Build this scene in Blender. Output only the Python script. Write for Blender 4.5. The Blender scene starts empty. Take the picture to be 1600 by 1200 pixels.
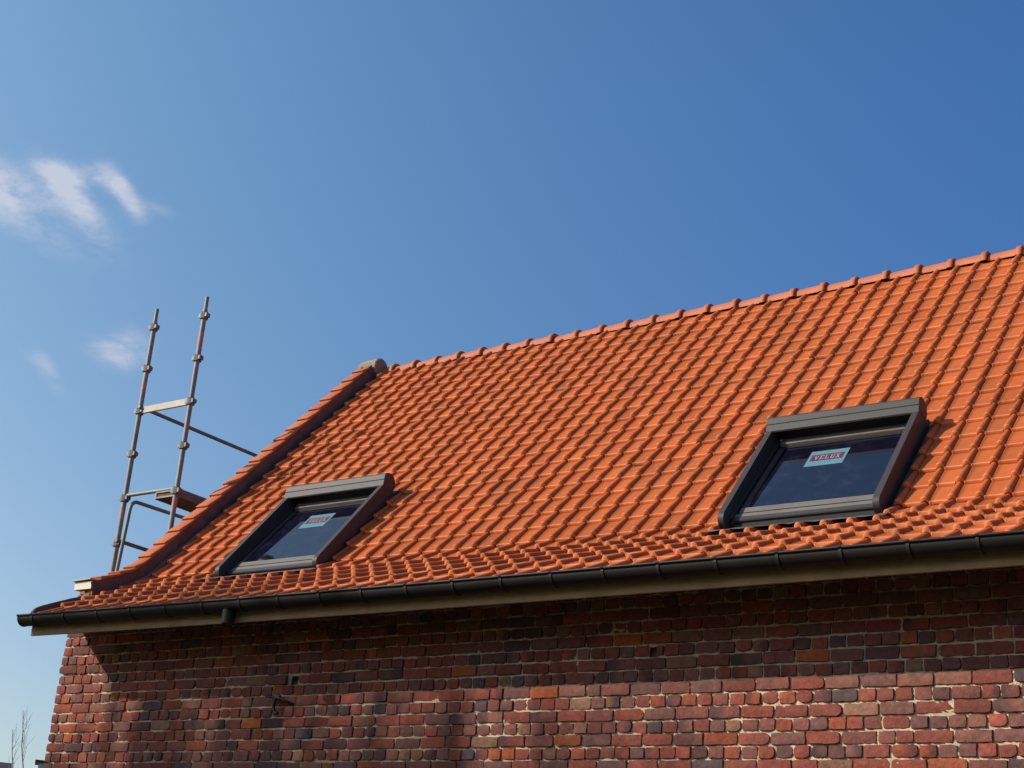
import bpy, math, random
import numpy as np
from mathutils import Vector, Matrix

random.seed(7)
RNG = np.random.default_rng(11)
scene = bpy.context.scene
COL = scene.collection
Z0 = 4.9                       # height of the roof's bend line above the ground
S = 0.81940                    # pitch of the main roof (rad)
CS, SN = math.cos(S), math.sin(S)
GA, CP = 0.2438, 0.2           # tile gauge up the slope, tile width

# ------------------------------------------------------------------ camera
cam_d = bpy.data.cameras.new("camera")
cam = bpy.data.objects.new("camera", cam_d)
COL.objects.link(cam)
scene.camera = cam
cam_d.sensor_width = 36.0
cam_d.sensor_fit = 'HORIZONTAL'
cam_d.lens = 2405.66 / 1600 * 36
cam_d.clip_start, cam_d.clip_end = 0.1, 6000
YAW, PITCH, ROLL = 0.63632, 0.35553, 0.08216
def _rz(a):
    return np.array([[math.cos(a), -math.sin(a), 0], [math.sin(a), math.cos(a), 0], [0, 0, 1]])
def _rx(a):
    return np.array([[1, 0, 0], [0, math.cos(a), -math.sin(a)], [0, math.sin(a), math.cos(a)]])
RC = _rz(YAW) @ _rx(PITCH) @ np.array([[1, 0, 0], [0, 0, -1.], [0, 1, 0]]) @ _rz(ROLL)
M = Matrix.Identity(4)
for i in range(3):
    for j in range(3):
        M[i][j] = RC[i, j]
M.translation = Vector((11.83829, -10.23283, -3.29723 + Z0))
cam.matrix_world = M

# ------------------------------------------------------------------ light
SUN_TRAVEL = Vector((1.03, 1.0, -0.86)).normalized()
TO_SUN = -SUN_TRAVEL
ELEV = math.asin(TO_SUN.z)
AZ = math.atan2(TO_SUN.x, TO_SUN.y)
sl = bpy.data.lights.new("sun", 'SUN')
sl.energy, sl.angle, sl.color = 5.0, math.radians(0.55), (1.0, 0.93, 0.82)
sun = bpy.data.objects.new("sun", sl)
COL.objects.link(sun)
sun.location = (-10, -12, 20)
sun.rotation_euler = SUN_TRAVEL.to_track_quat('-Z', 'Y').to_euler()

world = bpy.data.worlds.new("World")
scene.world = world
world.use_nodes = True
wn, wl = world.node_tree.nodes, world.node_tree.links
wn.clear()
def N(tree, typ, **kw):
    n = tree.nodes.new(typ)
    for k, v in kw.items():
        setattr(n, k, v)
    return n
wt = world.node_tree
w_out = N(wt, 'ShaderNodeOutputWorld')
w_bg = N(wt, 'ShaderNodeBackground')
w_bg.inputs['Strength'].default_value = 0.1
sky = N(wt, 'ShaderNodeTexSky', sky_type='NISHITA')
sky.sun_disc = False
sky.sun_elevation = ELEV
sky.sun_rotation = AZ % (2 * math.pi)
sky.altitude = 50
sky.air_density, sky.dust_density, sky.ozone_density = 1.0, 0.8, 3.0
geo = N(wt, 'ShaderNodeTexCoord')
def wmath(op, a, b=None, c=None):
    n = N(wt, 'ShaderNodeMath', operation=op)
    for i, v in enumerate((a, b, c)):
        if v is None:
            continue
        if isinstance(v, (int, float)):
            n.inputs[i].default_value = v
        else:
            wl.new(v, n.inputs[i])
    return n.outputs[0]
def wdot(vec):
    n = N(wt, 'ShaderNodeVectorMath', operation='DOT_PRODUCT')
    wl.new(geo.outputs['Generated'], n.inputs[0])
    n.inputs[1].default_value = vec
    return n.outputs['Value']
# thin clouds low in the south-west sky, laid out on the sky sphere (angles, not pixels)
CF = Vector((-0.74273, 0.52052, 0.42121)).normalized()
CR = CF.cross(Vector((0, 0, 1))).normalized()
CU = CR.cross(CF)
dF = wdot(CF)
ca = wmath('DIVIDE', wdot(CR), wmath('MAXIMUM', dF, 0.05))
cb = wmath('DIVIDE', wdot(CU), wmath('MAXIMUM', dF, 0.05))
comb = N(wt, 'ShaderNodeCombineXYZ')
wl.new(ca, comb.inputs[0]); wl.new(cb, comb.inputs[1])
def wnoise(scale, detail, rough, dist, off):
    mp = N(wt, 'ShaderNodeMapping')
    mp.inputs['Location'].default_value = off
    mp.inputs['Rotation'].default_value = (0, 0, 0.7)
    mp.inputs['Scale'].default_value = (1.0, 1.9, 1.0)
    wl.new(comb.outputs[0], mp.inputs[0])
    n = N(wt, 'ShaderNodeTexNoise')
    n.inputs['Scale'].default_value = scale
    n.inputs['Detail'].default_value = detail
    n.inputs['Roughness'].default_value = rough
    n.inputs['Distortion'].default_value = dist
    wl.new(mp.outputs[0], n.inputs['Vector'])
    return n.outputs['Fac']
nz1 = wnoise(34, 8, 0.62, 0.35, (0.3, 0.1, 0))
nz2 = wnoise(120, 6, 0.65, 0.4, (1.3, 0.7, 0))
def blob(x, y, rx, ry, ang, amp):
    c, s = math.cos(ang), math.sin(ang)
    dx, dy = wmath('SUBTRACT', ca, x), wmath('SUBTRACT', cb, y)
    u = wmath('ADD', wmath('MULTIPLY', dx, c / rx), wmath('MULTIPLY', dy, s / rx))
    v = wmath('ADD', wmath('MULTIPLY', dx, -s / ry), wmath('MULTIPLY', dy, c / ry))
    r2 = wmath('ADD', wmath('MULTIPLY', u, u), wmath('MULTIPLY', v, v))
    return wmath('MULTIPLY', wmath('POWER', 2.718, wmath('MULTIPLY', r2, -1.0)), amp)
CLOUDS = []   # filled from the table below
for b_ in [(-0.0350, -0.0050, 0.024, 0.013, -0.25, 1.15),
           (-0.0030, 0.0085, 0.018, 0.009, -0.45, 0.95),
           (0.0125, -0.0045, 0.024, 0.008, -0.80, 0.70),
           (0.0130, 0.0140, 0.016, 0.006, -0.10, 0.50),
           (0.0275, 0.0145, 0.013, 0.007, -0.60, 0.75),
           (0.0400, 0.0060, 0.019, 0.006, -0.85, 0.75),
           (0.0590, 0.0030, 0.015, 0.005, -0.25, 0.38),
           (-0.0050, -0.0200, 0.055, 0.022, -0.20, 0.42),
           (0.0590, -0.0860, 0.016, 0.013, 0.3, 0.62),
           (0.0460, -0.0930, 0.020, 0.012, -0.3, 0.36),
           (0.0070, -0.1060, 0.017, 0.007, -0.6, 0.38),
           (0.0160, -0.1140, 0.017, 0.006, -0.9, 0.28)]:
    CLOUDS.append(blob(*b_))
acc = CLOUDS[0]
for b_ in CLOUDS[1:]:
    acc = wmath('ADD', acc, b_)
shape = wmath('MULTIPLY', acc, wmath('ADD', wmath('MULTIPLY', nz1, 2.3), -0.42))
shape = wmath('ADD', shape, wmath('MULTIPLY', wmath('SUBTRACT', nz2, 0.5), wmath('MULTIPLY', acc, 0.5)))
mask = N(wt, 'ShaderNodeMapRange')
mask.interpolation_type = 'SMOOTHSTEP'
wl.new(shape, mask.inputs['Value'])
mask.inputs['From Min'].default_value = 0.03
mask.inputs['From Max'].default_value = 1.0
mask.inputs['To Max'].default_value = 0.78
# summer haze: the sky brightens and pales towards the sun's side
s_sun = wmath('MINIMUM', wmath('MAXIMUM', wdot(Vector((TO_SUN.x, TO_SUN.y, 0)).normalized()), -0.5), 0.28)
s_up = wmath('MINIMUM', wdot(Vector((0, 0, 1))), 0.52)
fac = N(wt, 'ShaderNodeCombineXYZ')
for i_, (k1, k2, k0) in enumerate([(1.647, 0.022, 0.22), (0.982, 0.60, 0.175), (0.332, 0.66, 0.20)]):
    e_ = wmath('ADD', wmath('ADD', wmath('MULTIPLY', s_sun, k1), wmath('MULTIPLY', s_up, k2)), k0)
    wl.new(wmath('POWER', 2.71828, e_), fac.inputs[i_])
hsv = N(wt, 'ShaderNodeVectorMath', operation='MULTIPLY')
wl.new(sky.outputs[0], hsv.inputs[0])
wl.new(fac.outputs[0], hsv.inputs[1])
cmix = N(wt, 'ShaderNodeMix', data_type='RGBA')
wl.new(mask.outputs[0], cmix.inputs['Factor'])
wl.new(hsv.outputs[0], cmix.inputs['A'])
cmix.inputs['B'].default_value = (6.4, 6.6, 7.7, 1)
wl.new(cmix.outputs['Result'], w_bg.inputs['Color'])
wl.new(w_bg.outputs[0], w_out.inputs[0])

scene.view_settings.view_transform = 'Standard'
scene.view_settings.look = 'None'
scene.view_settings.gamma = 1
scene.view_settings.use_curve_mapping = False
scene.view_settings.exposure = 0.0

# ------------------------------------------------------------------ materials
def material(name, base, rough=0.6, spec=0.35, metal=0.0, attr=None, var=0.15, vscale=8.0,
             bump=0.0, bscale=40.0, stain=None, stain_scale=1.5, stain_amt=0.0, coat=0.0):
    m = bpy.data.materials.new(name)
    m.use_nodes = True
    t = m.node_tree
    b = t.nodes['Principled BSDF']
    b.inputs['Roughness'].default_value = rough
    b.inputs['Specular IOR Level'].default_value = spec
    b.inputs['Metallic'].default_value = metal
    b.inputs['Coat Weight'].default_value = coat
    tc = N(t, 'ShaderNodeTexCoord')
    if attr:
        a = N(t, 'ShaderNodeAttribute', attribute_name=attr)
        col = a.outputs['Color']
    else:
        a = N(t, 'ShaderNodeRGB')
        a.outputs[0].default_value = (*base, 1)
        col = a.outputs[0]
    nz = N(t, 'ShaderNodeTexNoise')
    nz.inputs['Scale'].default_value = vscale
    nz.inputs['Detail'].default_value = 6
    nz.inputs['Roughness'].default_value = 0.6
    t.links.new(tc.outputs['Object'], nz.inputs['Vector'])
    mr = N(t, 'ShaderNodeMapRange')
    mr.inputs['From Min'].default_value = 0.25
    mr.inputs['From Max'].default_value = 0.75
    mr.inputs['To Min'].default_value = 1 - var
    mr.inputs['To Max'].default_value = 1 + var
    t.links.new(nz.outputs['Fac'], mr.inputs['Value'])
    mul = N(t, 'ShaderNodeVectorMath', operation='SCALE')
    t.links.new(col, mul.inputs[0])
    t.links.new(mr.outputs[0], mul.inputs['Scale'])
    out = mul.outputs[0]
    if stain:
        n2 = N(t, 'ShaderNodeTexNoise')
        n2.inputs['Scale'].default_value = stain_scale
        n2.inputs['Detail'].default_value = 8
        n2.inputs['Roughness'].default_value = 0.7
        t.links.new(tc.outputs['Object'], n2.inputs['Vector'])
        m2 = N(t, 'ShaderNodeMapRange')
        m2.inputs['From Min'].default_value = 0.5
        m2.inputs['From Max'].default_value = 0.75
        m2.inputs['To Max'].default_value = stain_amt
        t.links.new(n2.outputs['Fac'], m2.inputs['Value'])
        mx = N(t, 'ShaderNodeMix', data_type='RGBA')
        t.links.new(m2.outputs[0], mx.inputs['Factor'])
        t.links.new(out, mx.inputs['A'])
        mx.inputs['B'].default_value = (*stain, 1)
        out = mx.outputs['Result']
    t.links.new(out, b.inputs['Base Color'])
    if bump > 0:
        nb = N(t, 'ShaderNodeTexNoise')
        nb.inputs['Scale'].default_value = bscale
        nb.inputs['Detail'].default_value = 8
        nb.inputs['Roughness'].default_value = 0.65
        t.links.new(tc.outputs['Object'], nb.inputs['Vector'])
        bp = N(t, 'ShaderNodeBump')
        bp.inputs['Strength'].default_value = 1.0
        bp.inputs['Distance'].default_value = bump
        t.links.new(nb.outputs['Fac'], bp.inputs['Height'])
        t.links.new(bp.outputs[0], b.inputs['Normal'])
    return m

M_TILE = material('terracotta', (1, 1, 1), 0.65, 0.22, attr='tint', var=0.10, vscale=9, bump=0.0012, bscale=70,
                  stain=(0.17, 0.055, 0.028), stain_scale=2.2, stain_amt=0.4)
M_RIDGE = material('ridge_terracotta', (0.42, 0.108, 0.038), 0.6, 0.3, var=0.14, vscale=5, bump=0.0012, bscale=70)
M_UNDER = material('roof_underlay', (0.02, 0.018, 0.017), 0.9, 0.1)
M_LEAD = material('lead_flashing', (0.125, 0.085, 0.080), 0.7, 0.12, var=0.35, vscale=6, bump=0.003, bscale=12)
M_BRICK = material('old_brick', (1, 1, 1), 0.88, 0.18, attr='tint', var=0.34, vscale=26, bump=0.006, bscale=48,
                   stain=(0.07, 0.052, 0.052), stain_scale=11, stain_amt=0.5)
M_MORTAR = material('lime_mortar', (0.62, 0.48, 0.33), 0.95, 0.1, var=0.22, vscale=14, bump=0.008, bscale=60,
                    stain=(0.16, 0.12, 0.09), stain_scale=5, stain_amt=0.4)
M_GUTTER = material('anthracite_zinc', (0.0145, 0.011, 0.0105), 0.5, 0.28, var=0.22, vscale=3, bump=0.0008, bscale=9)
M_BRACKET = material('anthracite_strap', (0.026, 0.022, 0.021), 0.45, 0.35)
M_WOOD = material('pale_board', (0.42, 0.265, 0.135), 0.7, 0.25, var=0.2, vscale=6, bump=0.001, bscale=20)
M_ALU = material('grey_aluminium', (0.046, 0.040, 0.040), 0.55, 0.28, var=0.08, vscale=4)
M_ALU2 = material('taupe_aluminium', (0.15, 0.128, 0.112), 0.5, 0.35, var=0.12, vscale=5)
M_RUBBER = material('black_rubber', (0.012, 0.012, 0.012), 0.6, 0.3)
M_GLASS = material('dark_glass', (0.005, 0.005, 0.014), 0.03, 1.0, var=0.25, vscale=3, stain=(0.036, 0.034, 0.048), stain_scale=7, stain_amt=0.55)
M_STICK = material('sticker_blue', (0.105, 0.215, 0.26), 0.35, 0.4, var=0.04)
M_STICKR = material('sticker_red', (0.10, 0.026, 0.045), 0.35, 0.5, var=0.05)
M_STICKW = material('sticker_white', (0.33, 0.27, 0.31), 0.35, 0.5, var=0.03)
M_STEEL = material('galvanised_steel', (0.21, 0.21, 0.20), 0.6, 0.4, 0.3, var=0.22, vscale=9, bump=0.0008, bscale=50)
M_STEELD = material('weathered_steel', (0.15, 0.145, 0.14), 0.55, 0.5, 0.2, var=0.3, vscale=11)
M_PINK = material('red_band_paint', (0.42, 0.21, 0.17), 0.6, 0.3, var=0.25, vscale=30)
M_TAN = material('pale_beam', (0.46, 0.40, 0.32), 0.6, 0.35, var=0.18, vscale=7)
M_RUST = material('rusty_deck', (0.16, 0.085, 0.065), 0.8, 0.2, var=0.3, vscale=8)
M_CREAM = material('cream_board', (0.66, 0.60, 0.47), 0.6, 0.3, var=0.12, vscale=9)
M_IRON = material('black_iron', (0.012, 0.011, 0.013), 0.55, 0.4, var=0.3, vscale=30)
M_LICHEN = material('lichen_clay', (0.26, 0.20, 0.145), 0.9, 0.15, var=0.45, vscale=11, bump=0.004, bscale=25)
M_GROUND = material('grassy_ground', (0.055, 0.060, 0.030), 0.95, 0.1, var=0.3, vscale=0.8, bump=0.01, bscale=18)
M_BARK = material('bark', (0.10, 0.08, 0.065), 0.9, 0.1, var=0.3, vscale=10)
M_LEAF = material('conifer_leaf', (0.030, 0.042, 0.018), 0.8, 0.2, var=0.35, vscale=2)
M_TWIG = material('twig_bark', (0.34, 0.31, 0.31), 0.9, 0.1, var=0.2, vscale=10)
M_SLATE = material('dark_roof', (0.045, 0.035, 0.045), 0.7, 0.3, var=0.25, vscale=3)
M_RENDER = material('pale_render', (0.52, 0.47, 0.38), 0.85, 0.2, var=0.12, vscale=3)
M_GABLE = material('brick_gable', (0.27, 0.12, 0.085), 0.9, 0.15, var=0.3, vscale=9, bump=0.004, bscale=30)
M_DARKGL = material('window_dark', (0.02, 0.022, 0.026), 0.1, 0.5)

# ------------------------------------------------------------------ mesh helper
class MB:
    def __init__(s):
        s.v, s.f, s.m, s.c = [], [], [], []
    def add(s, verts, faces, mi=0, col=(1, 1, 1)):
        o = len(s.v)
        s.v.extend([tuple(p) for p in verts])
        s.c.extend([col] * len(verts))
        for f in faces:
            s.f.append(tuple(i + o for i in f))
            s.m.append(mi)
    def box(s, x0, x1, y0, y1, z0, z1, mi=0, T=None, col=(1, 1, 1)):
        p = [(x, y, z) for x in (x0, x1) for y in (y0, y1) for z in (z0, z1)]
        if T: p = [T(*q) for q in p]
        s.add(p, [(0, 1, 3, 2), (4, 6, 7, 5), (0, 4, 5, 1), (2, 3, 7, 6), (0, 2, 6, 4), (1, 5, 7, 3)], mi, col)
    def tube(s, pts, r, n=10, mi=0, cap=True, col=(1, 1, 1)):
        pts = [Vector(p) for p in pts]
        rs = r if isinstance(r, (list, tuple)) else [r] * len(pts)
        vs, fs = [], []
        d0 = (pts[1] - pts[0]).normalized()
        a = d0.orthogonal().normalized()
        for i, p in enumerate(pts):
            if i == 0: d = pts[1] - p
            elif i == len(pts) - 1: d = p - pts[i - 1]
            else: d = (pts[i + 1] - p).normalized() + (p - pts[i - 1]).normalized()
            d.normalize()
            a = (a - d * a.dot(d)).normalized()
            b = d.cross(a)
            for k in range(n):
                t = 2 * math.pi * k / n
                vs.append(p + (a * math.cos(t) + b * math.sin(t)) * rs[i])
        for i in range(len(pts) - 1):
            for k in range(n):
                k2 = (k + 1) % n
                fs.append((i * n + k, i * n + k2, (i + 1) * n + k2, (i + 1) * n + k))
        if cap:
            fs.append(tuple(reversed(range(n))))
            fs.append(tuple(range((len(pts) - 1) * n, len(pts) * n)))
        s.add(vs, fs, mi, col)
    def extrude_x(s, prof, x0, x1, mi=0, T=None, closed=True, caps=True, col=(1, 1, 1)):
        """prof: list of (a, b) swept along x; T maps (x, a, b) to world"""
        n = len(prof)
        vs = [(x, a, b) for x in (x0, x1) for a, b in prof]
        if T: vs = [T(*q) for q in vs]
        fs = []
        for k in range(n if closed else n - 1):
            k2 = (k + 1) % n
            fs.append((k, k2, n + k2, n + k))
        if caps and closed:
            fs.append(tuple(reversed(range(n))))
            fs.append(tuple(range(n, 2 * n)))
        s.add(vs, fs, mi, col)
    def build(s, name, mats, parent=None, smooth=None, kind=None):
        me = bpy.data.meshes.new(name)
        me.from_pydata(s.v, [], s.f)
        if not isinstance(mats, (list, tuple)): mats = [mats]
        for m in mats: me.materials.append(m)
        me.polygons.foreach_set('material_index', s.m)
        at = me.attributes.new('tint', 'FLOAT_COLOR', 'POINT')
        c = np.ones((len(s.v), 4), dtype=np.float32)
        c[:, :3] = np.array(s.c, dtype=np.float32)
        at.data.foreach_set('color', c.ravel())
        if smooth is not None:
            me.polygons.foreach_set('use_smooth', [True] * len(s.f))
            me.set_sharp_from_angle(angle=math.radians(smooth))
        me.update()
        o = bpy.data.objects.new(name, me)
        COL.objects.link(o)
        if parent:
            o.parent = parent
            o.matrix_parent_inverse = parent.matrix_world.inverted()
        return o

def thing(name, loc, label, cat, group=None):
    o = bpy.data.objects.new(name, None)
    o.empty_display_size = 0.3
    COL.objects.link(o)
    o.location = loc
    o.matrix_world = Matrix.Translation(Vector(loc))
    o['label'], o['category'] = label, cat
    if group: o['group'] = group
    return o

def roofT(x, d, h):            # point of the main roof plane: along the eave, up the slope, out of it
    return (x, d * CS - h * SN, d * SN + h * CS + Z0)

# ------------------------------------------------------------------ ground
g = MB()
g.add([(-400, -400, 0), (400, -400, 0), (400, 400, 0), (-400, 400, 0)], [(0, 1, 2, 3)])
g.build('ground', M_GROUND)['kind'] = 'structure'

# ------------------------------------------------------------------ the house
X_LEFT, X_RIGHT = -0.275, 12.4
Y_WALL, Y_BACK = -0.70, 7.2
Y_RIDGE = 3.25
house = thing('brick_house', (6, 3, 0), 'old red brick house with a steep new orange tile roof and dark gutter', 'house')

# profile of the tile courses: lower edge of every course (y, z)
P = {r: ((19 - r) * GA * CS, (19 - r) * GA * SN) for r in range(0, 20)}
for r_, q in zip(range(20, 26), [(-.195, -.125), (-.385, -.215), (-.600, -.317), (-.815, -.417), (-1.038, -.532), (-1.285, -.675)]):
    P[r_] = q
def sag(x):                    # the old eave is not dead level
    return 0.028 * max(0.0, (5.5 - x) / 5.6) ** 2
RH, RW = 0.0365, 0.0272          # height and half width of the roll of a tile
def prof_w(x):                 # x relative to the roll
    xr = ((x + 0.1) % CP) - 0.1
    if abs(xr) < RW:
        return -RH + RH * math.sqrt(max(0.0, 1 - (xr / RW) ** 2)) ** 0.9
    xp = xr if xr > 0 else xr + CP
    return -RH + (0.0045 if 0.033 < xp < 0.040 else 0.0) + 0.0014 * ((xp - 0.1) / 0.072) ** 2
ROLLX = [-RW * math.cos(math.pi * i / 8) for i in range(9)]
PANX = [0.0335, 0.0385, 0.0425, 0.070, 0.1, 0.130, 0.1575, 0.166]
WIN = [(1.72, 0.0), (7.085, 0.03)]       # the two roof windows: centre x, shift up the slope
CUTS = [(wx - 0.655, wx + 0.675) for wx, _ in WIN]
VS = [(0.0, -0.0065, 1.10), (0.004, -0.0020, 1.12), (0.011, 0.0, 1.12), (0.017, -0.0008, 1.11), (0.03, -0.0008, 1.10), (0.09, 0.0, 1.02), (None, 0.0, 0.84)]

roof = MB()
def add_tile(k, r, xa, xb):
    x0 = k * CP
    (y1, z1), (y0, z0) = P[r], P[r - 1]
    L = math.hypot(y0 - y1, z0 - z1)
    vy, vz = (y0 - y1) / L, (z0 - z1) / L
    ny, nz = -vz, vy
    xs = [xa] + [x0 + x for x in ROLLX + PANX if xa + 0.002 < x0 + x < xb - 0.002] + [xb]
    dw, dx, tw, tl = RNG.normal(0, 0.0010), RNG.normal(0, 0.0014), RNG.normal(0, 0.006), RNG.normal(0, 0.014)
    b = 1 + RNG.normal(0, 0.068)
    if RNG.random() < 0.06: b *= 0.84
    hue = RNG.normal(0, 0.03)
    col = (0.430 * b, 0.099 * b * (1 + hue), 0.0235 * b * (1 + 2 * hue))
    rings = []
    mid = x0 + 0.1
    def ring(v, drop, sc, lift):
        out = []
        for x in xs:
            xr = x - x0
            w = prof_w(xr)
            if abs(xr) < RW + .001 and sc != 1:
                w = -RH + (w + RH) * sc
                xe = x0 + xr * (1 + (sc - 1) * 0.8)
            else:
                xe = x
            vv = v + 0.0016 * math.cos((xr - 0.1) * 150) * (1 if v < 0.01 else 0) + tl * (x - mid) * 0.25
            ww = w + lift + drop + dw + tw * (x - mid)
            out.append((xe + dx, y1 + vy * vv + ny * ww, z1 + vz * vv + nz * ww + Z0 + sag(x)))
        return out
    rings.append(ring(-0.001, -0.0320, 1.08, 0.0))
    for v, drop, sc in VS:
        v = L + 0.035 if v is None else v
        rings.append(ring(v, drop, sc, -0.0290 * v / L))
    n = len(xs)
    fs = [(i * n + j, i * n + j + 1, (i + 1) * n + j + 1, (i + 1) * n + j) for i in range(len(rings) - 1) for j in range(n - 1)]
    o = len(roof.v)
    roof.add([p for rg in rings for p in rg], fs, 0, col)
    for q in range(4 * n):      # edge highlight painted into the tint along the nose of the tile
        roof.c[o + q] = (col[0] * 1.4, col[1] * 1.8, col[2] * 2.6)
for r in range(1, 26):
    for k in range(-1, 62):
        a, b = k * CP - RW - 0.003, (k + 1) * CP - RW - 0.003
        lo = -0.03 if r < 23 else -0.06
        if b <= lo + 0.01: continue
        spans = [(max(a, lo), b)]
        if 15 <= r <= 20:
            for ca_, cb_ in CUTS:
                new = []
                for s0, s1 in spans:
                    if s1 <= ca_ or s0 >= cb_: new.append((s0, s1)); continue
                    if s0 < ca_ - 0.01: new.append((s0, ca_))
                    if s1 > cb_ + 0.01: new.append((cb_, s1))
                spans = new
        for s0, s1 in spans: add_tile(k, r, s0, s1)
# underlay below the tiles, and the plain rear slope
for ra, rb in [(0, 19)] + [(i, i + 1) for i in range(19, 25)]:
    (ya, za), (yb, zb) = P[ra], P[rb]
    o_ = -0.098
    roof.add([(-0.03, ya, za + o_ + Z0), (X_RIGHT, ya, za + o_ + Z0), (X_RIGHT, yb, zb + o_ + Z0), (-0.03, yb, zb + o_ + Z0)],
             [(0, 1, 2, 3)], 1)
roof.add([(X_LEFT, Y_RIDGE, 3.30 + Z0), (X_RIGHT, Y_RIDGE, 3.30 + Z0), (X_RIGHT, Y_BACK + .5, -1.0 + Z0), (X_LEFT, Y_BACK + .5, -1.0 + Z0)],
         [(0, 1, 2, 3)], 0, (0.5, 0.15, 0.05))
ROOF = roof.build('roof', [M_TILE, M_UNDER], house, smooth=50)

# ridge tiles: half round, each with a collar over the next
RY, RZ, RR = 3.245, 3.330, 0.100
pts_ridge = 0.335
xj = 0.125
k = 0
while xj < X_RIGHT:
    m = MB()
    rr = RR + random.gauss(0, 0.002)
    zz = RZ + random.gauss(0, 0.003)
    x0, x1 = xj - pts_ridge, xj
    x0 = max(x0, -0.09)
    def arc(x, r, dz=0.0):
        return [(x, RY + r * math.cos(t), zz + dz + Z0 + r * math.sin(t)) for t in [math.radians(q) for q in range(-6, 187, 12)]]
    sts = [(x0, rr - 0.012), (x1 - 0.075, rr), (x1 - 0.066, rr + 0.006), (x1 - 0.055, rr + 0.020), (x1 - 0.012, rr + 0.024), (x1 - 0.004, rr + 0.018),
           (x1, rr + 0.012), (x1 - 0.003, rr - 0.010)]
    rings = [arc(x, r) for x, r in sts if x >= x0]
    n = len(rings[0])
    m.add([p for q in rings for p in q], [(i * n + j, i * n + j + 1, (i + 1) * n + j + 1, (i + 1) * n + j) for i in range(len(rings) - 1) for j in range(n - 1)])
    m.build('ridge_tile', M_RIDGE, ROOF, smooth=60)
    xj += pts_ridge
    k += 1

# verge: raised parapet with cap tiles and a lead flank
def verge_pt(d, h):            # follows the slope, then the bent courses below it
    if d >= 0:
        return d * CS - h * SN, d * SN + h * CS
    seg = [(0.0, 0.0)] + [P[i] for i in range(20, 26)]
    t = -d
    for (ya, za), (yb, zb) in zip(seg, seg[1:]):
        L = math.hypot(yb - ya, zb - za)
        if t <= L or (yb, zb) == seg[-1]:
            f = t / L
            sy, sz = (ya - yb) / L, (za - zb) / L
            bl = min(1.0, (-d) / 0.2)
            nyy, nzz = -sz * bl - SN * (1 - bl), sy * bl + CS * (1 - bl)
            return ya + (yb - ya) * f + nyy * h, za + (zb - za) * f + nzz * h
        t -= L
VX0, VX1, VH = -0.262, -0.082, 0.138
dj = 0.16 - 3 * GA
while dj < 4.38:
    m = MB()
    top = min(dj + GA + 0.03, 4.43)
    # each cap: top face, hanging flange both sides, lip at the lower end
    b = 1 + random.gauss(0, 0.05)
    col = (0.40 * b, 0.108 * b, 0.040 * b)
    prof = [(VX0, VH - 0.085), (VX0, VH - 0.006), (VX0 + 0.006, VH), (VX1 - 0.012, VH), (VX1 - 0.003, VH - 0.004), (VX1, VH - 0.012), (VX1, VH - 0.026)]
    rings = []
    dn = dj + 0.5 * (max(dj, 0) - dj)
    for d, hh, kx in ((dj + 0.002, -0.018, 0), (dj, 0.016, 0), (dj + 0.006, 0.021, 0), (0.5 * (dj + top), 0.006, 0), (top, -0.006, 0)):
        ring = []
        for x, h in prof:
            y, z = verge_pt(d, h + (hh if h > VH - 0.02 else (hh + 0.018) * 0.3))
            ring.append((x, y, z + Z0))
        rings.append(ring)
    n = len(prof)
    m.add([p for q in rings for p in q], [(i * n + j, i * n + j + 1, (i + 1) * n + j + 1, (i + 1) * n + j) for i in range(len(rings) - 1) for j in range(n - 1)], 0, col)
    m.build('verge_tile', M_TILE, ROOF, smooth=45)
    dj += GA
m = MB()                       # lead flank against the tiles
ds = [-0.70, -0.55, -0.4, -0.2, -0.1, 0.0] + [0.25 * i for i in range(1, 18)] + [4.5]
lo = [verge_pt(d, -0.06) for d in ds]; hi = [verge_pt(d, VH - 0.010) for d in ds]
vs = [(VX1 - 0.012 + 0.003 * math.sin(i * 2.1), y, z + Z0) for i, (y, z) in enumerate(lo)] + [(VX1 - 0.010 + 0.003 * math.sin(i * 1.7), y, z + Z0) for i, (y, z) in enumerate(hi)]
n = len(ds)
m.add(vs, [(i, i + 1, n + i + 1, n + i) for i in range(n - 1)])
n = len(ds)
lo2 = [verge_pt(d, -0.062) for d in ds]
m.add([(VX1 - 0.02, y, z + Z0) for y, z in lo2] + [(-0.015, y, z + Z0) for y, z in lo2], [(i, i + 1, n + i + 1, n + i) for i in range(n - 1)])
m.build('verge_flashing', M_LEAD, ROOF, smooth=60)
m = MB()                       # rounded cap where verge and ridge meet
cy, cz, r = 3.12, 3.383, 0.121
rings = []
for x, q in [(-0.335, r - .010), (-0.24, r - .002), (-0.15, r - .006), (-0.055, r + .004), (-0.042, r - .006)]:
    rings.append([(x, cy + q * math.cos(t) * 1.0, cz + q * math.sin(t) + Z0) for t in [math.radians(a) for a in range(-70, 251, 20)]])
n = len(rings[0])
fs = [(i * n + j, i * n + j + 1, (i + 1) * n + j + 1, (i + 1) * n + j) for i in range(len(rings) - 1) for j in range(n - 1)]
fs.append(tuple(range((len(rings) - 1) * n, len(rings) * n)))
fs.append(tuple(reversed(range(n))))
m.add([p for q in rings for p in q], fs)
m.build('verge_cap', M_LICHEN, ROOF, smooth=40)

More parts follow.
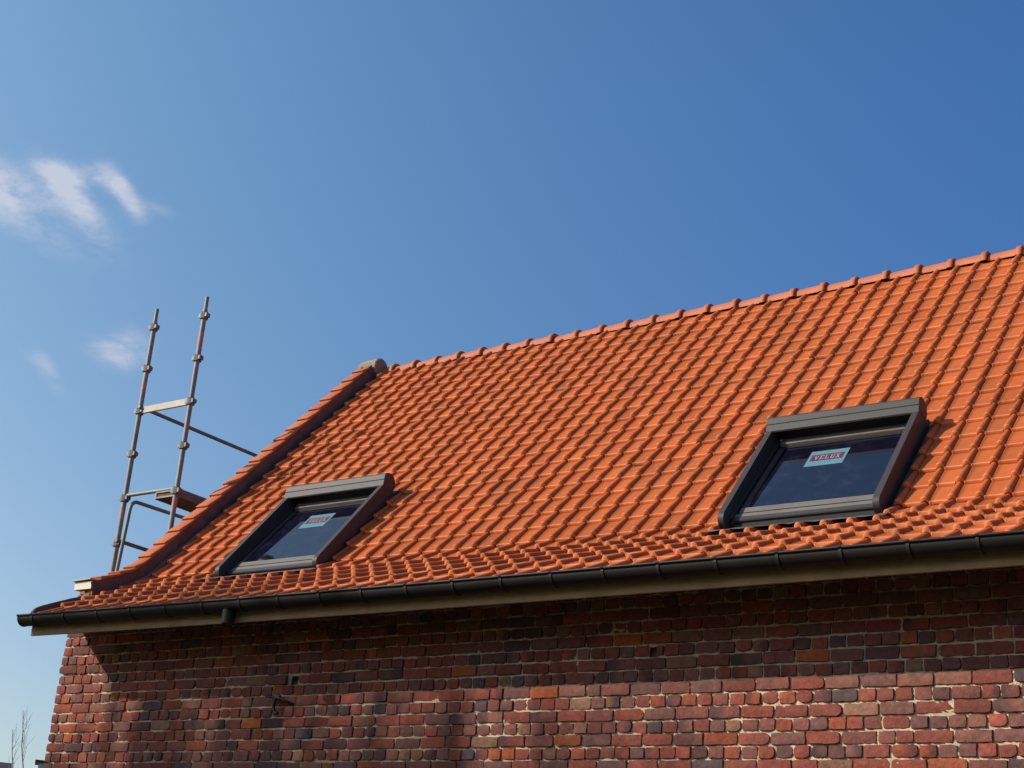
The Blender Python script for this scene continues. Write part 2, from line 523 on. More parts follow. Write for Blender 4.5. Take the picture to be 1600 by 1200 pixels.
# dark metal edge trim beside the lowest courses
m = MB()
ds = [-0.83, -1.0, -1.2, -1.35, -1.42, -1.455]
tops = [-0.01, 0.004, 0.020, 0.036, 0.036, 0.01]
vs = []
for d, t in zip(ds, tops):
    y, z = verge_pt(d, 0.0)
    for x, dz in ((-0.10, -0.09), (-0.10, t), (-0.064, t + .004), (-0.064, -0.09)):
        vs.append((x, y, z + dz + Z0 + sag(0)))
fs = []
for i in range(len(ds) - 1):
    for j in range(4):
        fs.append((i * 4 + j, i * 4 + (j + 1) % 4, (i + 1) * 4 + (j + 1) % 4, (i + 1) * 4 + j))
fs += [(0, 3, 2, 1), tuple(range((len(ds) - 1) * 4, len(ds) * 4))]
m.add(vs, fs)
m.build('edge_trim', M_LEAD, ROOF, smooth=40)

# ------------------------------------------------------------------ brick wall (front), real bricks in cross bond
CH, HP = 0.0903, 0.1245
wall = MB()
PAL = [((0.31, 0.083, 0.055), 7), ((0.27, 0.078, 0.056), 7), ((0.36, 0.095, 0.05), 2.5), ((0.235, 0.083, 0.066), 7), ((0.215, 0.093, 0.076), 4),
       ((0.27, 0.112, 0.080), 3), ((0.175, 0.080, 0.070), 2.5), ((0.125, 0.078, 0.078), .9), ((0.29, 0.145, 0.09), 1.2), ((0.44, 0.115, 0.045), .4)]
PW = np.array([w for _, w in PAL], float); PW /= PW.sum()
def brick_tpl(nx, ny):
    us, vs_ = np.linspace(-1, 1, nx), np.linspace(-1, 1, ny)
    U, V = np.meshgrid(us, vs_)
    return U.ravel(), V.ravel()
def add_brick(x0, x1, z0, z1, edge=False):
    L, Hh = x1 - x0, z1 - z0
    nx = max(4, int(L / 0.028)); ny = 4
    U, V = brick_tpl(nx, ny)
    ph = RNG.uniform(0, 6.28, 6)
    cx, cz = (x0 + x1) / 2, (z0 + z1) / 2
    ang = RNG.normal(0, 0.008)
    proud = RNG.normal(0, 0.0032)
    bul = 1.0
    front, rim, back = [], [], []
    sx = 1 - 0.004 / L; sz = 1 - 0.004 / Hh
    corner = RNG.uniform(0.001, 0.007, 4) * (1 if RNG.random() < .82 else 3.0)
    dent = RNG.random() < 0.18
    dc = (RNG.uniform(-1, 1), RNG.choice([-1, 1]))
    tilt = RNG.normal(0, 0.012)
    pos = []
    for u, v in zip(U, V):
        b_ = max(abs(u), abs(v))
        px, pz = u * L / 2, v * Hh / 2
        wob = 0.0018 * math.sin(u * 5 + ph[0]) + 0.0014 * math.sin(u * 11 + ph[1])
        wox = 0.0020 * math.sin(v * 3 + ph[2])
        if abs(v) > .99: pz += wob * (1 if v > 0 else -1) * 1.0
        if abs(u) > .99: px += wox
        if abs(u) > .99 and abs(v) > .99:
            c = corner[(0 if u < 0 else 1) + (0 if v < 0 else 2)]
            px -= math.copysign(c * 0.6, u); pz -= math.copysign(c * 0.45, v)
        dep = -proud - tilt * u * L + RNG.normal(0, 0.0016)
        if b_ > .99: dep += 0.0035
        if dent:
            q = math.exp(-(((u - dc[0]) * L / 0.09) ** 2 + ((v - dc[1]) * Hh / 0.06) ** 2))
            dep += 0.008 * q
        pos.append((px * (sx if b_ > .99 else 1), pz * (sz if b_ > .99 else 1), dep))
    # rim pushed back into the mortar
    idx = [j for j in range(nx)] + [i * nx + nx - 1 for i in range(1, ny)] + [(ny - 1) * nx + j for j in range(nx - 2, -1, -1)] + [i * nx for i in range(ny - 2, 0, -1)]
    out = []
    ca_, sa_ = math.cos(ang), math.sin(ang)
    def put(px, pz, dep):
        return (cx + px * ca_ - pz * sa_, Y_WALL + dep, cz + px * sa_ + pz * ca_ + Z0)
    vs2 = [put(*p) for p in pos]
    deep = 0.16 if edge else 0.034
    vs2 += [put(pos[i][0] * (1 + 0.010 / L), pos[i][1] * (1 + 0.010 / Hh), deep if not (edge and pos[i][0] > 0) else 0.034) for i in idx]
    n0 = nx * ny
    fs = [(i * nx + j, i * nx + j + 1, (i + 1) * nx + j + 1, (i + 1) * nx + j) for i in range(ny - 1) for j in range(nx - 1)]
    m_ = len(idx)
    fs += [(idx[(a + 1) % m_], idx[a], n0 + a, n0 + (a + 1) % m_) for a in range(m_)]
    base = np.array(PAL[RNG.choice(len(PAL), p=PW)][0]) * (1 + RNG.normal(0, 0.12))
    base = np.clip(base * 0.88, 0.02, 0.8)
    wall.add(vs2, fs, 0, tuple(base))
    if RNG.random() < 0.12:     # overburnt end of a brick
        o = len(wall.v) - len(vs2)
        base = base * 1.0; dark = base * 0.42 + np.array([.018, .016, .022])
        s_ = RNG.choice([-1, 1])
        for q in range(n0):
            t = max(0.0, min(1.0, (U[q] * s_ + 0.1) * 1.6))
            wall.c[o + q] = tuple(base * (1 - t) + dark * t)
ZT = -1.385 + 8 * CH           # top of a stretcher course under the boundary, counted from there
row = 0
z_top = ZT
HOLES = [(6.322, -1.171), (2.85, -1.205)]
rows = []
while z_top > -Z0 - 0.05:
    zc = z_top - CH / 2
    stretch = (row % 2 == 0)
    step = 2 * HP if stretch else HP
    x = X_LEFT
    first = True
    off = 0 if stretch else (HP * 0.75)
    j0 = 0.0052
    if not stretch:            # closer at the corner
        add_brick(x, x + off - 0.010, z_top - CH + j0, z_top - j0, True); x += off; first = False
    elif (row // 2) % 2 == 1:
        add_brick(x, x + HP - 0.010, z_top - CH + j0, z_top - j0, True); x += HP; first = False
    while x < X_RIGHT:
        w = step
        kind_ = RNG.random()
        if stretch and kind_ < 0.05: w = HP
        elif stretch and kind_ < 0.09: w = HP * 1.5
        elif not stretch and kind_ < 0.035: w = HP * 1.5
        jv = RNG.uniform(0.007, 0.013)
        w2 = w * (1 + RNG.normal(0, 0.02))
        hj = RNG.normal(0, 0.0022)
        HOLE = min(HOLES, key=lambda q: abs(q[0] - x - w2 / 2))
        if not (abs(x + w2 / 2 - HOLE[0]) < 0.062 and abs(zc - HOLE[1]) < 0.045):
            if x + w2 > 0.3 or True:
                add_brick(x, x + w2 - jv, z_top - CH + j0 + hj + RNG.uniform(-.001, .002), z_top - j0 + hj, first)
        else:
            HOLES.append((x + w2 * 0.25, zc))
            add_brick(x + w2 * 0.48, x + w2 - jv, z_top - CH + j0 + hj, z_top - j0 + hj - 0.01, False)
        first = False
        x += w2
    z_top -= CH
    row += 1
# mortar bed behind the bricks
nxm = 620
xs = np.linspace(X_LEFT + 0.02, X_RIGHT, nxm)
zs = np.concatenate([np.arange(-0.62, -2.3, -0.0125), np.arange(-2.3, -Z0 - 0.01, -0.06)])
XX, ZZ = np.meshgrid(xs, zs)
dep = 0.0180 + RNG.normal(0, 0.0030, XX.shape) + 0.0045 * np.sin(XX * 9 + 2 * np.sin(ZZ * 7)) * np.sin(ZZ * 13 + XX * 3)
dep = np.clip(dep, 0.001, 0.03)
dep[:, 0] = 0.03
pv = np.stack([XX, np.full_like(XX, Y_WALL) + dep, ZZ + Z0], -1).reshape(-1, 3)
fs = []
for i in range(len(zs) - 1):
    for j in range(nxm - 1):
        x_, z_ = xs[j], zs[i]
        if any(abs(x_ - q[0]) < 0.040 and abs(z_ - q[1]) < 0.037 for q in HOLES[2:]): continue
        fs.append((i * nxm + j, (i + 1) * nxm + j, (i + 1) * nxm + j + 1, i * nxm + j + 1))
wall.add(pv.tolist(), fs, 1)
wall.box(X_LEFT + 0.04, X_RIGHT, Y_WALL + 0.09, Y_WALL + 0.25, -Z0, -0.54, 1, T=lambda x, y, z: (x, y, z + Z0))
wall.box(X_LEFT + 0.04, 0.0, Y_WALL + 0.04, Y_WALL + 0.08, -Z0, -0.75, 1, T=lambda x, y, z: (x, y, z + Z0))
wall.build('front_wall', [M_BRICK, M_MORTAR], house, smooth=50)

# gable and rear walls (turned away from the camera)
m = MB()
gp = [(Y_WALL + 0.16, 0), (Y_BACK, 0), (Y_BACK, Z0 - 0.5), (Y_RIDGE, Z0 + 3.28), (0.0, Z0 + 0.02), (Y_WALL + 0.16, Z0 - 0.34)]
for x0, x1 in ((X_LEFT + 0.02, -0.04), (X_RIGHT - 0.25, X_RIGHT)):
    m.extrude_x(gp, x0, x1)
m.box(X_LEFT + 0.03, X_RIGHT, Y_BACK - 0.2, Y_BACK, 0, Z0 - 0.5)
m.build('gable_wall', M_GABLE, house)
m = MB()                       # parapet upstand under the verge caps
ds = [-0.52, -0.35, -0.2, 0.0] + [0.5 * i for i in range(1, 9)] + [4.55]
lo = [verge_pt(d, -0.25) for d in ds]; hi = [verge_pt(d, VH - 0.02) for d in ds]
n = len(ds)
for x in (VX0 + 0.012, VX1 - 0.02):
    m.add([(x, y, z + Z0) for y, z in lo] + [(x, y, z + Z0) for y, z in hi], [(i, i + 1, n + i + 1, n + i) for i in range(n - 1)])
m.build('parapet', M_GABLE, house)

# parapet foot: rubble brick pier with a pale coping board
m = MB()
for i, (x0, x1, z0, z1) in enumerate([(-.275, -.19, -.47, -.36), (-.185, -.09, -.47, -.375), (-.085, -.040, -.47, -.36),
                                      (-.255, -.15, -.37, -.315), (-.16, -.075, -.365, -.30), (-.07, -.040, -.36, -.285), (-.225, -.15, -.31, -.27), (-.13, -.05, -.30, -.262)]):
    j = [random.uniform(-.008, .008) for _ in range(6)]
    m.box(x0 + j[0], x1 + j[1], -0.63 + j[2], -0.45, z0, z1 + j[3], 0, T=lambda x, y, z: (x - 0.058 + 0.06 * (z + .4), y, z + Z0), col=random.choice([(0.30, 0.15, 0.09), (0.22, 0.16, 0.11), (0.25, 0.11, 0.07)]))
m.box(-0.31, -0.11, -0.60, -0.43, -0.5, -0.27, 1, T=lambda x, y, z: (x, y, z + Z0))
PIER = m.build('parapet_pier', [M_BRICK, M_MORTAR], house)
m = MB()
m.box(-0.345, -0.098, -0.655, -0.45, -0.268, -0.192, 0, T=lambda x, y, z: (x, y, z + Z0))
m.box(-0.362, -0.097, -0.68, -0.43, -0.178, -0.168, 1, T=lambda x, y, z: (x, y, z + 0.03 * (x + .1) + Z0))
m.build('coping', [M_CREAM, M_TAN], PIER)

# ------------------------------------------------------------------ eaves: fascia, soffit, gutter
def eT(x, a, b): return (x, a, b + Z0 + sag(x) - 0.0)
def eave_extrude(mb, prof, x0, x1, mi=0, closed=True, n=24):
    k = len(prof)
    xs = [x0 + (x1 - x0) * i / n for i in range(n + 1)]
    vs = [eT(x, a, b) for x in xs for a, b in prof]
    fs = []
    for i in range(n):
        for j in range(k if closed else k - 1):
            j2 = (j + 1) % k
            fs.append((i * k + j, i * k + j2, (i + 1) * k + j2, (i + 1) * k + j))
    if closed:
        fs += [tuple(reversed(range(k))), tuple(range(n * k, (n + 1) * k))]
    mb.add(vs, fs, mi)
XE = -0.075
m = MB()
eave_extrude(m, [(-1.262, -0.745), (-1.262, -0.884), (-1.237, -0.884), (-1.237, -0.745)], XE, X_RIGHT)
m.build('fascia', M_WOOD, house)
m = MB()
eave_extrude(m, [(-1.236, -0.772), (-0.66, -0.722), (-0.66, -0.702), (-1.236, -0.752)], XE + 0.004, X_RIGHT)
eave_extrude(m, [(-1.236, -0.768), (-0.70, -0.720), (-0.70, -0.42), (-1.236, -0.70)], XE + 0.002, XE + 0.022, n=1)
m.build('soffit', M_WOOD, house)

GY, GZ, GR = -1.338, -0.738, 0.074
def gut_prof(r0, a0=176, a1=362, st=9):
    return [(GY + r0 * math.cos(math.radians(a)), GZ + r0 * math.sin(math.radians(a))) for a in range(a0, a1, st)]
m = MB()
outer, inner = gut_prof(GR), gut_prof(GR - 0.004)
lip = [(GY - GR - 0.006 + 0.010 * math.cos(math.radians(a)), GZ + 0.012 + 0.010 * math.sin(math.radians(a))) for a in range(-60, 280, 34)]
eave_extrude(m, outer + inner[::-1], -0.115, X_RIGHT, n=40)
eave_extrude(m, lip, -0.117, X_RIGHT, n=40)
GUT = m.build('gutter', M_GUTTER, house, smooth=40)
m = MB()
k_ = len(outer)
disc = [eT(-0.1155, a, b) for a, b in gut_prof(GR + 0.003)]
disc2 = [eT(-0.108, a, b) for a, b in gut_prof(GR + 0.003)]
m.add(disc + disc2, [tuple(range(k_)), tuple(reversed(range(k_, 2 * k_)))] + [(i, i + 1, k_ + i + 1, k_ + i) for i in range(k_ - 1)])
m.build('end_cap', M_GUTTER, GUT)
bx = 4.915 - 11 * 0.4385
while bx < X_RIGHT:
    m = MB()
    w_ = 0.0105
    o_, i_ = gut_prof(GR + 0.0065), gut_prof(GR + 0.0005)
    pr = [(GY - GR - 0.02, GZ + 0.020), (GY - GR - 0.019, GZ + 0.012)] + o_ + i_[::-1] + [(GY - GR - 0.006, GZ + 0.026)]
    k_ = len(pr)
    sl_ = 0.012                # straps lean a little, as set by hand
    j = random.uniform(-.006, .006)
    m.add([eT(bx + j + s * w_ + sl_ * 0, a, b) for s in (-1, 1) for a, b in pr],
          [(q, (q + 1) % k_, k_ + (q + 1) % k_, k_ + q) for q in range(k_)] + [tuple(reversed(range(k_))), tuple(range(k_, 2 * k_))])
    m.build('bracket', M_BRACKET, GUT, smooth=40)
    bx += 0.4385
m = MB()                       # open outlet waiting for its downpipe
zt = GZ - GR + 0.02 + sag(2.55)
m.tube([(2.55, GY + 0.008, zt + Z0), (2.55, GY + 0.008, zt - 0.115 + Z0)], [0.056, 0.052], 20)
m.build('outlet', M_GUTTER, GUT, smooth=40)

# ------------------------------------------------------------------ roof windows with roller shutter casings
GLYPH = {
 'V': [((0, 1), (.36, 1), (.36, .88), (0, .88)), ((.64, 1), (1, 1), (1, .88), (.64, .88)), ((.08, .95), (.32, .95), (.60, 0), (.42, 0)), ((.74, .95), (.90, .95), (.60, 0), (.44, 0))],
 'E': [((0, 1), (.95, 1), (.95, .88), (0, .88)), ((0, .12), (.95, .12), (.95, 0), (0, 0)), ((.14, .95), (.38, .95), (.38, .05), (.14, .05)), ((.3, .56), (.68, .56), (.68, .44), (.3, .44)), ((.83, .9), (.95, .9), (.95, .68), (.83, .68)), ((.83, .32), (.95, .32), (.95, .1), (.83, .1))],
 'L': [((0, 1), (.52, 1), (.52, .88), (0, .88)), ((.14, .95), (.38, .95), (.38, .05), (.14, .05)), ((0, .12), (.95, .12), (.95, 0), (0, 0)), ((.83, .36), (.95, .36), (.95, .1), (.83, .1))],
 'U': [((0, 1), (.46, 1), (.46, .88), (0, .88)), ((.62, 1), (1, 1), (1, .88), (.62, .88)), ((.12, .95), (.36, .95), (.36, .14), (.12, .14)), ((.72, .95), (.88, .95), (.88, .14), (.72, .14)), ((.12, .18), (.88, .18), (.74, 0), (.26, 0))],
 'X': [((0, 1), (.42, 1), (.42, .88), (0, .88)), ((.60, 1), (1, 1), (1, .88), (.60, .88)), ((0, .12), (.40, .12), (.40, 0), (0, 0)), ((.58, .12), (1, .12), (1, 0), (.58, 0)), ((.08, .95), (.34, .95), (.94, .05), (.68, .05)), ((.74, .95), (.88, .95), (.26, .05), (.12, .05))]}
def roof_window(xc, sh, label):
    T = lambda x, d, h: roofT(xc + x, d + sh, h)
    win = bpy.data.objects.new('roof_window', None)
    COL.objects.link(win)
    win.matrix_world = Matrix.Translation(Vector(T(0, 0.5, 0)))
    win.parent = house
    win.matrix_parent_inverse = house.matrix_world.inverted()
    win['label'] = label
    HW = 0.648
    # frame carcass: side walls, head and sill
    m = MB()
    for s in (-1, 1):
        x0, x1 = sorted((s * (HW - 0.002), s * (HW - 0.085)))
        m.box(x0, x1, -0.12, 1.24, -0.12, -0.012, 0, T)
    m.box(-HW + 0.086, HW - 0.086, 1.118, 1.235, -0.12, 0.000, 0, T)
    m.box(-HW + 0.086, HW - 0.086, -0.115, 0.0, -0.12, -0.030, 0, T)
    m.build('frame', M_ALU, win)
    # sash: taupe strips round the pane
    m = MB()
    m.extrude_x([(1.040, -0.01), (1.046, 0.030), (1.116, 0.034), (1.116, -0.02)], -0.555, 0.560, 1, T)
    m.extrude_x([(1.012, -0.012), (1.012, 0.006), (1.039, 0.008), (1.039, -0.012)], -0.555, 0.560, 2, T)
    m.extrude_x([(0.012, -0.02), (0.008, 0.008), (0.072, 0.013), (0.076, -0.02)], -0.555, 0.560, 1, T)
    m.extrude_x([(-0.096, -0.045), (-0.100, -0.004), (-0.095, 0.005), (-0.052, 0.008), (-0.050, -0.03)], -0.590, 0.596, 0, T)
    m.extrude_x([(-0.048, -0.03), (-0.047, 0.004), (-0.006, 0.009), (-0.004, -0.03)], -0.590, 0.596, 1, T)
    m.extrude_x([(-0.160, -0.07), (-0.158, -0.035), (-0.102, -0.022), (-0.102, -0.07)], -0.590, 0.596, 2, T)
    for s in (-1, 1):
        x0, x1 = sorted((s * 0.560, s * 0.522))
        m.box(x0, x1, 0.078, 1.011, -0.02, 0.011, 0, T)
        x0, x1 = sorted((s * 0.519, s * 0.512))
        m.box(x0, x1, 0.079, 1.011, -0.018, 0.008, 0, T)
    m.build('sash', [M_ALU, M_ALU2, M_RUBBER], win)
    m = MB()
    m.add([T(-0.512, 0.074, 0.0), T(0.512, 0.074, 0.0), T(0.512, 1.02, 0.0), T(-0.512, 1.02, 0.0)], [(0, 1, 2, 3)])
    m.add([T(-0.512, 0.074, -0.02), T(0.512, 0.074, -0.02), T(0.512, 1.02, -0.02), T(-0.512, 1.02, -0.02)], [(3, 2, 1, 0)])
    m.build('glass_pane', M_GLASS, win)
    # guide rails with rounded lower ends
    for s in (-1, 1):
        m = MB()
        prof = [(1.16, -0.055), (1.16, 0.155), (1.04, 0.148), (-0.110, 0.106)]
        for a in range(90, 200, 12):
            prof.append((-0.118 + 0.070 * math.cos(math.radians(a)), 0.036 + 0.070 * math.sin(math.radians(a))))
        prof += [(-0.17, -0.035), (0.0, -0.055)]
        x0, x1 = sorted((s * HW, s * (HW - 0.050)))
        m.extrude_x([(d, h) for d, h in prof], x0, x1, 0, T)
        # inner channel lip
        x0, x1 = sorted((s * (HW - 0.051), s * (HW - 0.072)))
        m.box(x0, x1, -0.09, 1.1, 0.006, 0.026, 0, T)
        m.build('guide_rail', M_ALU, win, smooth=35)
    # shutter casing: sloping face, rounded back
    m = MB()
    prof = [(1.066, 0.138), (1.070, 0.150), (1.116, 0.183), (1.118, 0.189), (1.124, 0.190), (1.168, 0.2165)]
    for a in range(75, -100, -15):
        prof.append((1.162 + 0.098 * math.cos(math.radians(a)), 0.120 + 0.098 * math.sin(math.radians(a))))
    prof += [(1.150, 0.022), (1.135, 0.060), (1.110, 0.130)]
    m.extrude_x(prof, -HW - 0.002, HW + 0.002, 0, T)
    m.box(-HW + 0.055, HW - 0.055, 1.118, 1.127, 0.036, 0.110, 1, T)
    m.build('shutter_casing', [M_ALU, M_RUBBER], win, smooth=17)
    # lead apron below and side soakers
    m = MB()
    (ya, za), (yb, zb) = P[20], P[21]
    y0, z0 = T(0, -0.10, -0.045)[1], T(0, -0.10, -0.045)[2] - Z0
    xs = [xc - 0.72 + 1.46 * i / 28 for i in range(29)]
    rows_ = [(y0, z0 - 0.03), (ya, za - 0.026), (ya - 0.03, za - 0.034), (yb + 0.10, zb + 0.030)]
    vs = []
    for q, (y, z) in enumerate(rows_):
        for i, x in enumerate(xs):
            vs.append((x, y + (random.uniform(-.012, .012) if q == 3 else 0), z + (random.uniform(-.004, .004) if q else 0) + Z0 + sag(x)))
    n = len(xs)
    m.add(vs, [(q * n + i, q * n + i + 1, (q + 1) * n + i + 1, (q + 1) * n + i) for q in range(3) for i in range(n - 1)])
    for s in (-1, 1):
        x0, x1 = sorted((s * (HW + 0.002), s * (HW + 0.075)))
        m.box(x0, x1, -0.08, 1.3, -0.075, -0.060, 0, T)
    m.build('apron_flashing', M_LEAD, win, smooth=40)
    # maker's sticker on the pane
    m = MB()
    a0, a1, d0, d1 = -0.232, 0.094, 0.652, 0.895
    def q4(x0, x1, y0, y1, h, mi):
        m.add([T(x0, y0, h), T(x1, y0, h), T(x1, y1, h), T(x0, y1, h)], [(0, 1, 2, 3)], mi)
    q4(a0, a1, d0, d1, 0.0016, 0)
    r0, r1, e0, e1 = a0 + 0.024, a1 - 0.024, d0 + 0.082, d1 - 0.062
    q4(r0, r1, e0, e1, 0.0024, 1)
    x = r0 + 0.030
    ww, hh = 0.038, 0.062
    for ch in 'VELUX':
        for poly in GLYPH[ch]:
            m.add([T(x + px * ww, e0 + 0.018 + py * hh, 0.0032) for px, py in reversed(poly)], [tuple(range(len(poly)))], 2)
        x += ww + 0.0075
    m.build('sticker', [M_STICK, M_STICKR, M_STICKW], win)
    return win
roof_window(WIN[0][0], WIN[0][1], 'roof window near the gable verge, its pane reflecting pale blue sky')
roof_window(WIN[1][0], WIN[1][1], 'roof window on the wider part of the roof, its pane nearly black')

# ------------------------------------------------------------------ old iron hook on the wall
hk = thing('iron_hook', (2.75, Y_WALL, -1.447 + Z0), 'small black iron hook hanging from the brick wall under the gutter', 'hook')
m = MB()
m.tube([(2.80, Y_WALL + 0.03, -1.462 + Z0), (2.76, Y_WALL - 0.035, -1.445 + Z0), (2.66, Y_WALL - 0.05, -1.408 + Z0), (2.52, Y_WALL - 0.045, -1.394 + Z0)], [0.013, 0.013, 0.015, 0.011], 8)
m.build('arm', M_IRON, hk, smooth=50)
m = MB()
pts = [(2.655 + 0.045 * math.cos(t) + 0.02, Y_WALL - 0.05, -1.47 + 0.072 * math.sin(t) + Z0) for t in [math.radians(a) for a in range(70, 290, 18)]]
m.tube(pts, 0.014, 8)
m.build('ring', M_IRON, hk, smooth=50)

# ------------------------------------------------------------------ scaffold behind the gable
sc = thing('scaffold', (-0.93, 0.6, 0), 'galvanised steel scaffold tower rising behind the left gable of the roof', 'scaffold')
PX, PY = (-1.35, -0.53), (0.6, 3.3)
def rosette(parent, x, y, z):
    m = MB()
    m.tube([(x, y, z - 0.038 + Z0), (x, y, z + 0.038 + Z0)], 0.047, 8)
    m.box(x - 0.062, x + 0.062, y - 0.03, y + 0.03, z - 0.022 + Z0, z + 0.022 + Z0)
    m.build('coupler', M_STEELD, parent, smooth=30)
for iy, y in enumerate(PY):
    for ix, x in enumerate(PX):
        top = 3.41 if iy == 0 else (2.25 if ix == 0 else 1.3)
        m = MB()
        zs_ = [(0.0, 0), (top - 0.21 + Z0, 0)]
        bands = [(2.38, 2.50), (0.88, 1.02)] if ix == 0 else [(2.78, 2.98), (0.90, 1.05)]
        cuts = [0.0]
        for a, b in bands:
            if b < top: cuts += [a + Z0 - 0.0, b + Z0]
        cuts = sorted(cuts) + [top - 0.16 + Z0]
        for i in range(len(cuts) - 1):
            m.tube([(x, y, cuts[i]), (x, y, cuts[i + 1])], 0.0285, 12, 1 if i % 2 == 1 else 0, cap=False)
        m.tube([(x, y, top - 0.17 + Z0), (x, y, top + Z0)], 0.0225, 12, 0)
        m.tube([(x, y, 0.0), (x, y, 0.03)], 0.08, 12, 0)
        pole = m.build('standard', [M_STEEL, M_PINK], sc, smooth=40)
        z = 3.178
        while z > -Z0 + 0.3:
            if z < top - 0.1: rosette(pole, x, y, z)
            z -= 0.513
def part(name, fn, mat, sm=40):
    m = MB(); fn(m); return m.build(name, mat, sc, smooth=sm)
zT = lambda x, y, z: (x, y, z + Z0)
part('cross_beam', lambda m: m.box(PX[0] + 0.02, PX[1] - 0.01, 0.585, 0.615, 2.118, 2.192, 0, zT), M_TAN, None)
for z in (2.19, 0.635):
    part('guard_rail', lambda m: m.tube([zT(PX[0] + .03, 0.55, z), zT(PX[0] + .03, 3.35, z)], 0.022, 10), M_STEELD)
part('transom', lambda m: m.tube([zT(PX[0], 0.6, 1.155), zT(PX[1], 0.6, 1.155)], 0.021, 10), M_STEEL)
part('transom', lambda m: m.tube([zT(PX[0], 3.3, 1.155), zT(PX[1], 3.3, 1.155)], 0.021, 10), M_STEEL)
def deck(m):
    m.box(-0.845, -0.50, 0.60, 3.30, 1.075, 1.145, 0, zT)
    for x0 in (-0.845, -0.515):
        m.box(x0 - 0.004, x0 + 0.018, 0.59, 3.31, 1.06, 1.152, 1, zT)
    m.box(-0.83, -0.52, 0.585, 0.60, 1.125, 1.15, 1, zT)
    m.box(-0.83, -0.52, 0.588, 0.60, 1.066, 1.082, 1, zT)
part('deck', deck, [M_RUST, M_STEELD], None)
hp = [(-1.26, 0.565, -0.6), (-1.262, 0.585, 0.26), (-1.26, 0.615, 0.88)]
for a in range(0, 91, 15):
    t = math.radians(a)
    hp.append((-1.26, 0.62 + 0.09 * (1 - math.cos(t)), 0.99 + 0.11 * math.sin(t)))
hp += [(-1.26, 1.5, 1.115), (-1.26, 2.6, 1.14)]
part('hoop_rail', lambda m: m.tube([zT(*p) for p in hp], 0.021, 10), M_STEEL)

# ------------------------------------------------------------------ what shows past the corner, far behind
nh = thing('neighbour_house', (-24.5, 17, 0), 'distant low house with a dark roof past the lower left wall corner', 'house')
DIRX, DIRY = Vector((0.62, 0.78, 0)), Vector((-0.78, 0.62, 0))
def nT(a, b, z): 
    p = Vector((-24.0, 16.9, 0)) + DIRX * a + DIRY * b
    return (p.x, p.y, z)
m = MB()
m.extrude_x([(-4.5, 3.6), (0.15, 5.50), (4.8, 3.6), (4.8, 3.45), (0.15, 5.3), (-4.5, 3.45)], -9.0, 0.05, 0, T=lambda x, a, b: nT(x, a, b))
m.build('roof', M_SLATE, nh)
m = MB()
m.extrude_x([(-4, 0), (4.3, 0), (4.3, 3.62), (0.15, 5.28), (-4, 3.62)], -8.8, -0.25, 0, T=lambda x, a, b: nT(x, a, b))
m.build('wall', M_RENDER, nh)
m = MB()
m.box(0.72, 1.5, -0.5, 0.3, 4.8, 5.54, 0, nT)
m.box(0.62, 1.6, -0.58, 0.38, 5.54, 5.60, 1, nT)
m.box(0.80, 1.05, -0.53, 0.3, 4.9, 5.36, 2, nT)
hut = thing('chimney_stack', nT(0.85, 0, 0), 'small pale chimney stack with a dark cap beside the wall foot corner', 'chimney')
m.box(0.72, 1.5, -0.5, 0.3, 0.0, 4.8, 0, nT)
m.build('stack', [M_RENDER, M_SLATE, M_DARKGL], hut)

def sapling(base, pts, twigs, label):
    rnd = random.Random(4)
    t = thing('bare_sapling', base, label, 'tree', 'leafless saplings past the wall corner')
    m = MB()
    m.tube([base] + pts, [0.05] + [0.022 - 0.016 * (i + 1) / len(pts) for i in range(len(pts))], 6)
    m.build('trunk', M_TWIG, t, smooth=60)
    m = MB()
    for i in range(twigs):
        k = rnd.uniform(0.45, 0.98)
        q = Vector(base).lerp(Vector(pts[-1]), k)
        for a, b in zip([base] + pts, pts):
            if a[2] <= q.z <= b[2]:
                q = Vector(a).lerp(Vector(b), (q.z - a[2]) / (b[2] - a[2]))
        d = Vector((rnd.gauss(0, .30), rnd.gauss(0, .30), rnd.uniform(.35, .9))) * rnd.uniform(.5, 1.1) * (1.25 - k)
        e = q + d * .5 + Vector((0, 0, .05))
        m.tube([q, e, q + d * 1.1 + Vector((0, 0, .15))], [0.007, 0.005, 0.003], 4)
        if rnd.random() < .6:
            d2 = Vector((d.x * -.4 + rnd.gauss(0, .12), rnd.gauss(0, .15), rnd.uniform(.2, .4)))
            m.tube([e, e + d2], [0.005, 0.003], 4)
    m.build('crown', M_TWIG, t, smooth=60)
sapling((-18.15, 13.15, 0), [(-18.24, 13.0, 2.5), (-18.28, 12.94, 4.75), (-18.36, 12.83, 5.3), (-18.37, 12.80, 5.6), (-18.43, 12.74, 6.1)], 26, 'tallest thin leafless sapling against the pale sky past the wall corner')
sapling((-18.40, 12.80, 0), [(-18.44, 12.75, 2.5), (-18.43, 12.74, 4.8), (-18.47, 12.68, 5.15), (-18.52, 12.62, 5.65)], 20, 'shorter leafless sapling left of the tallest one past the wall corner')

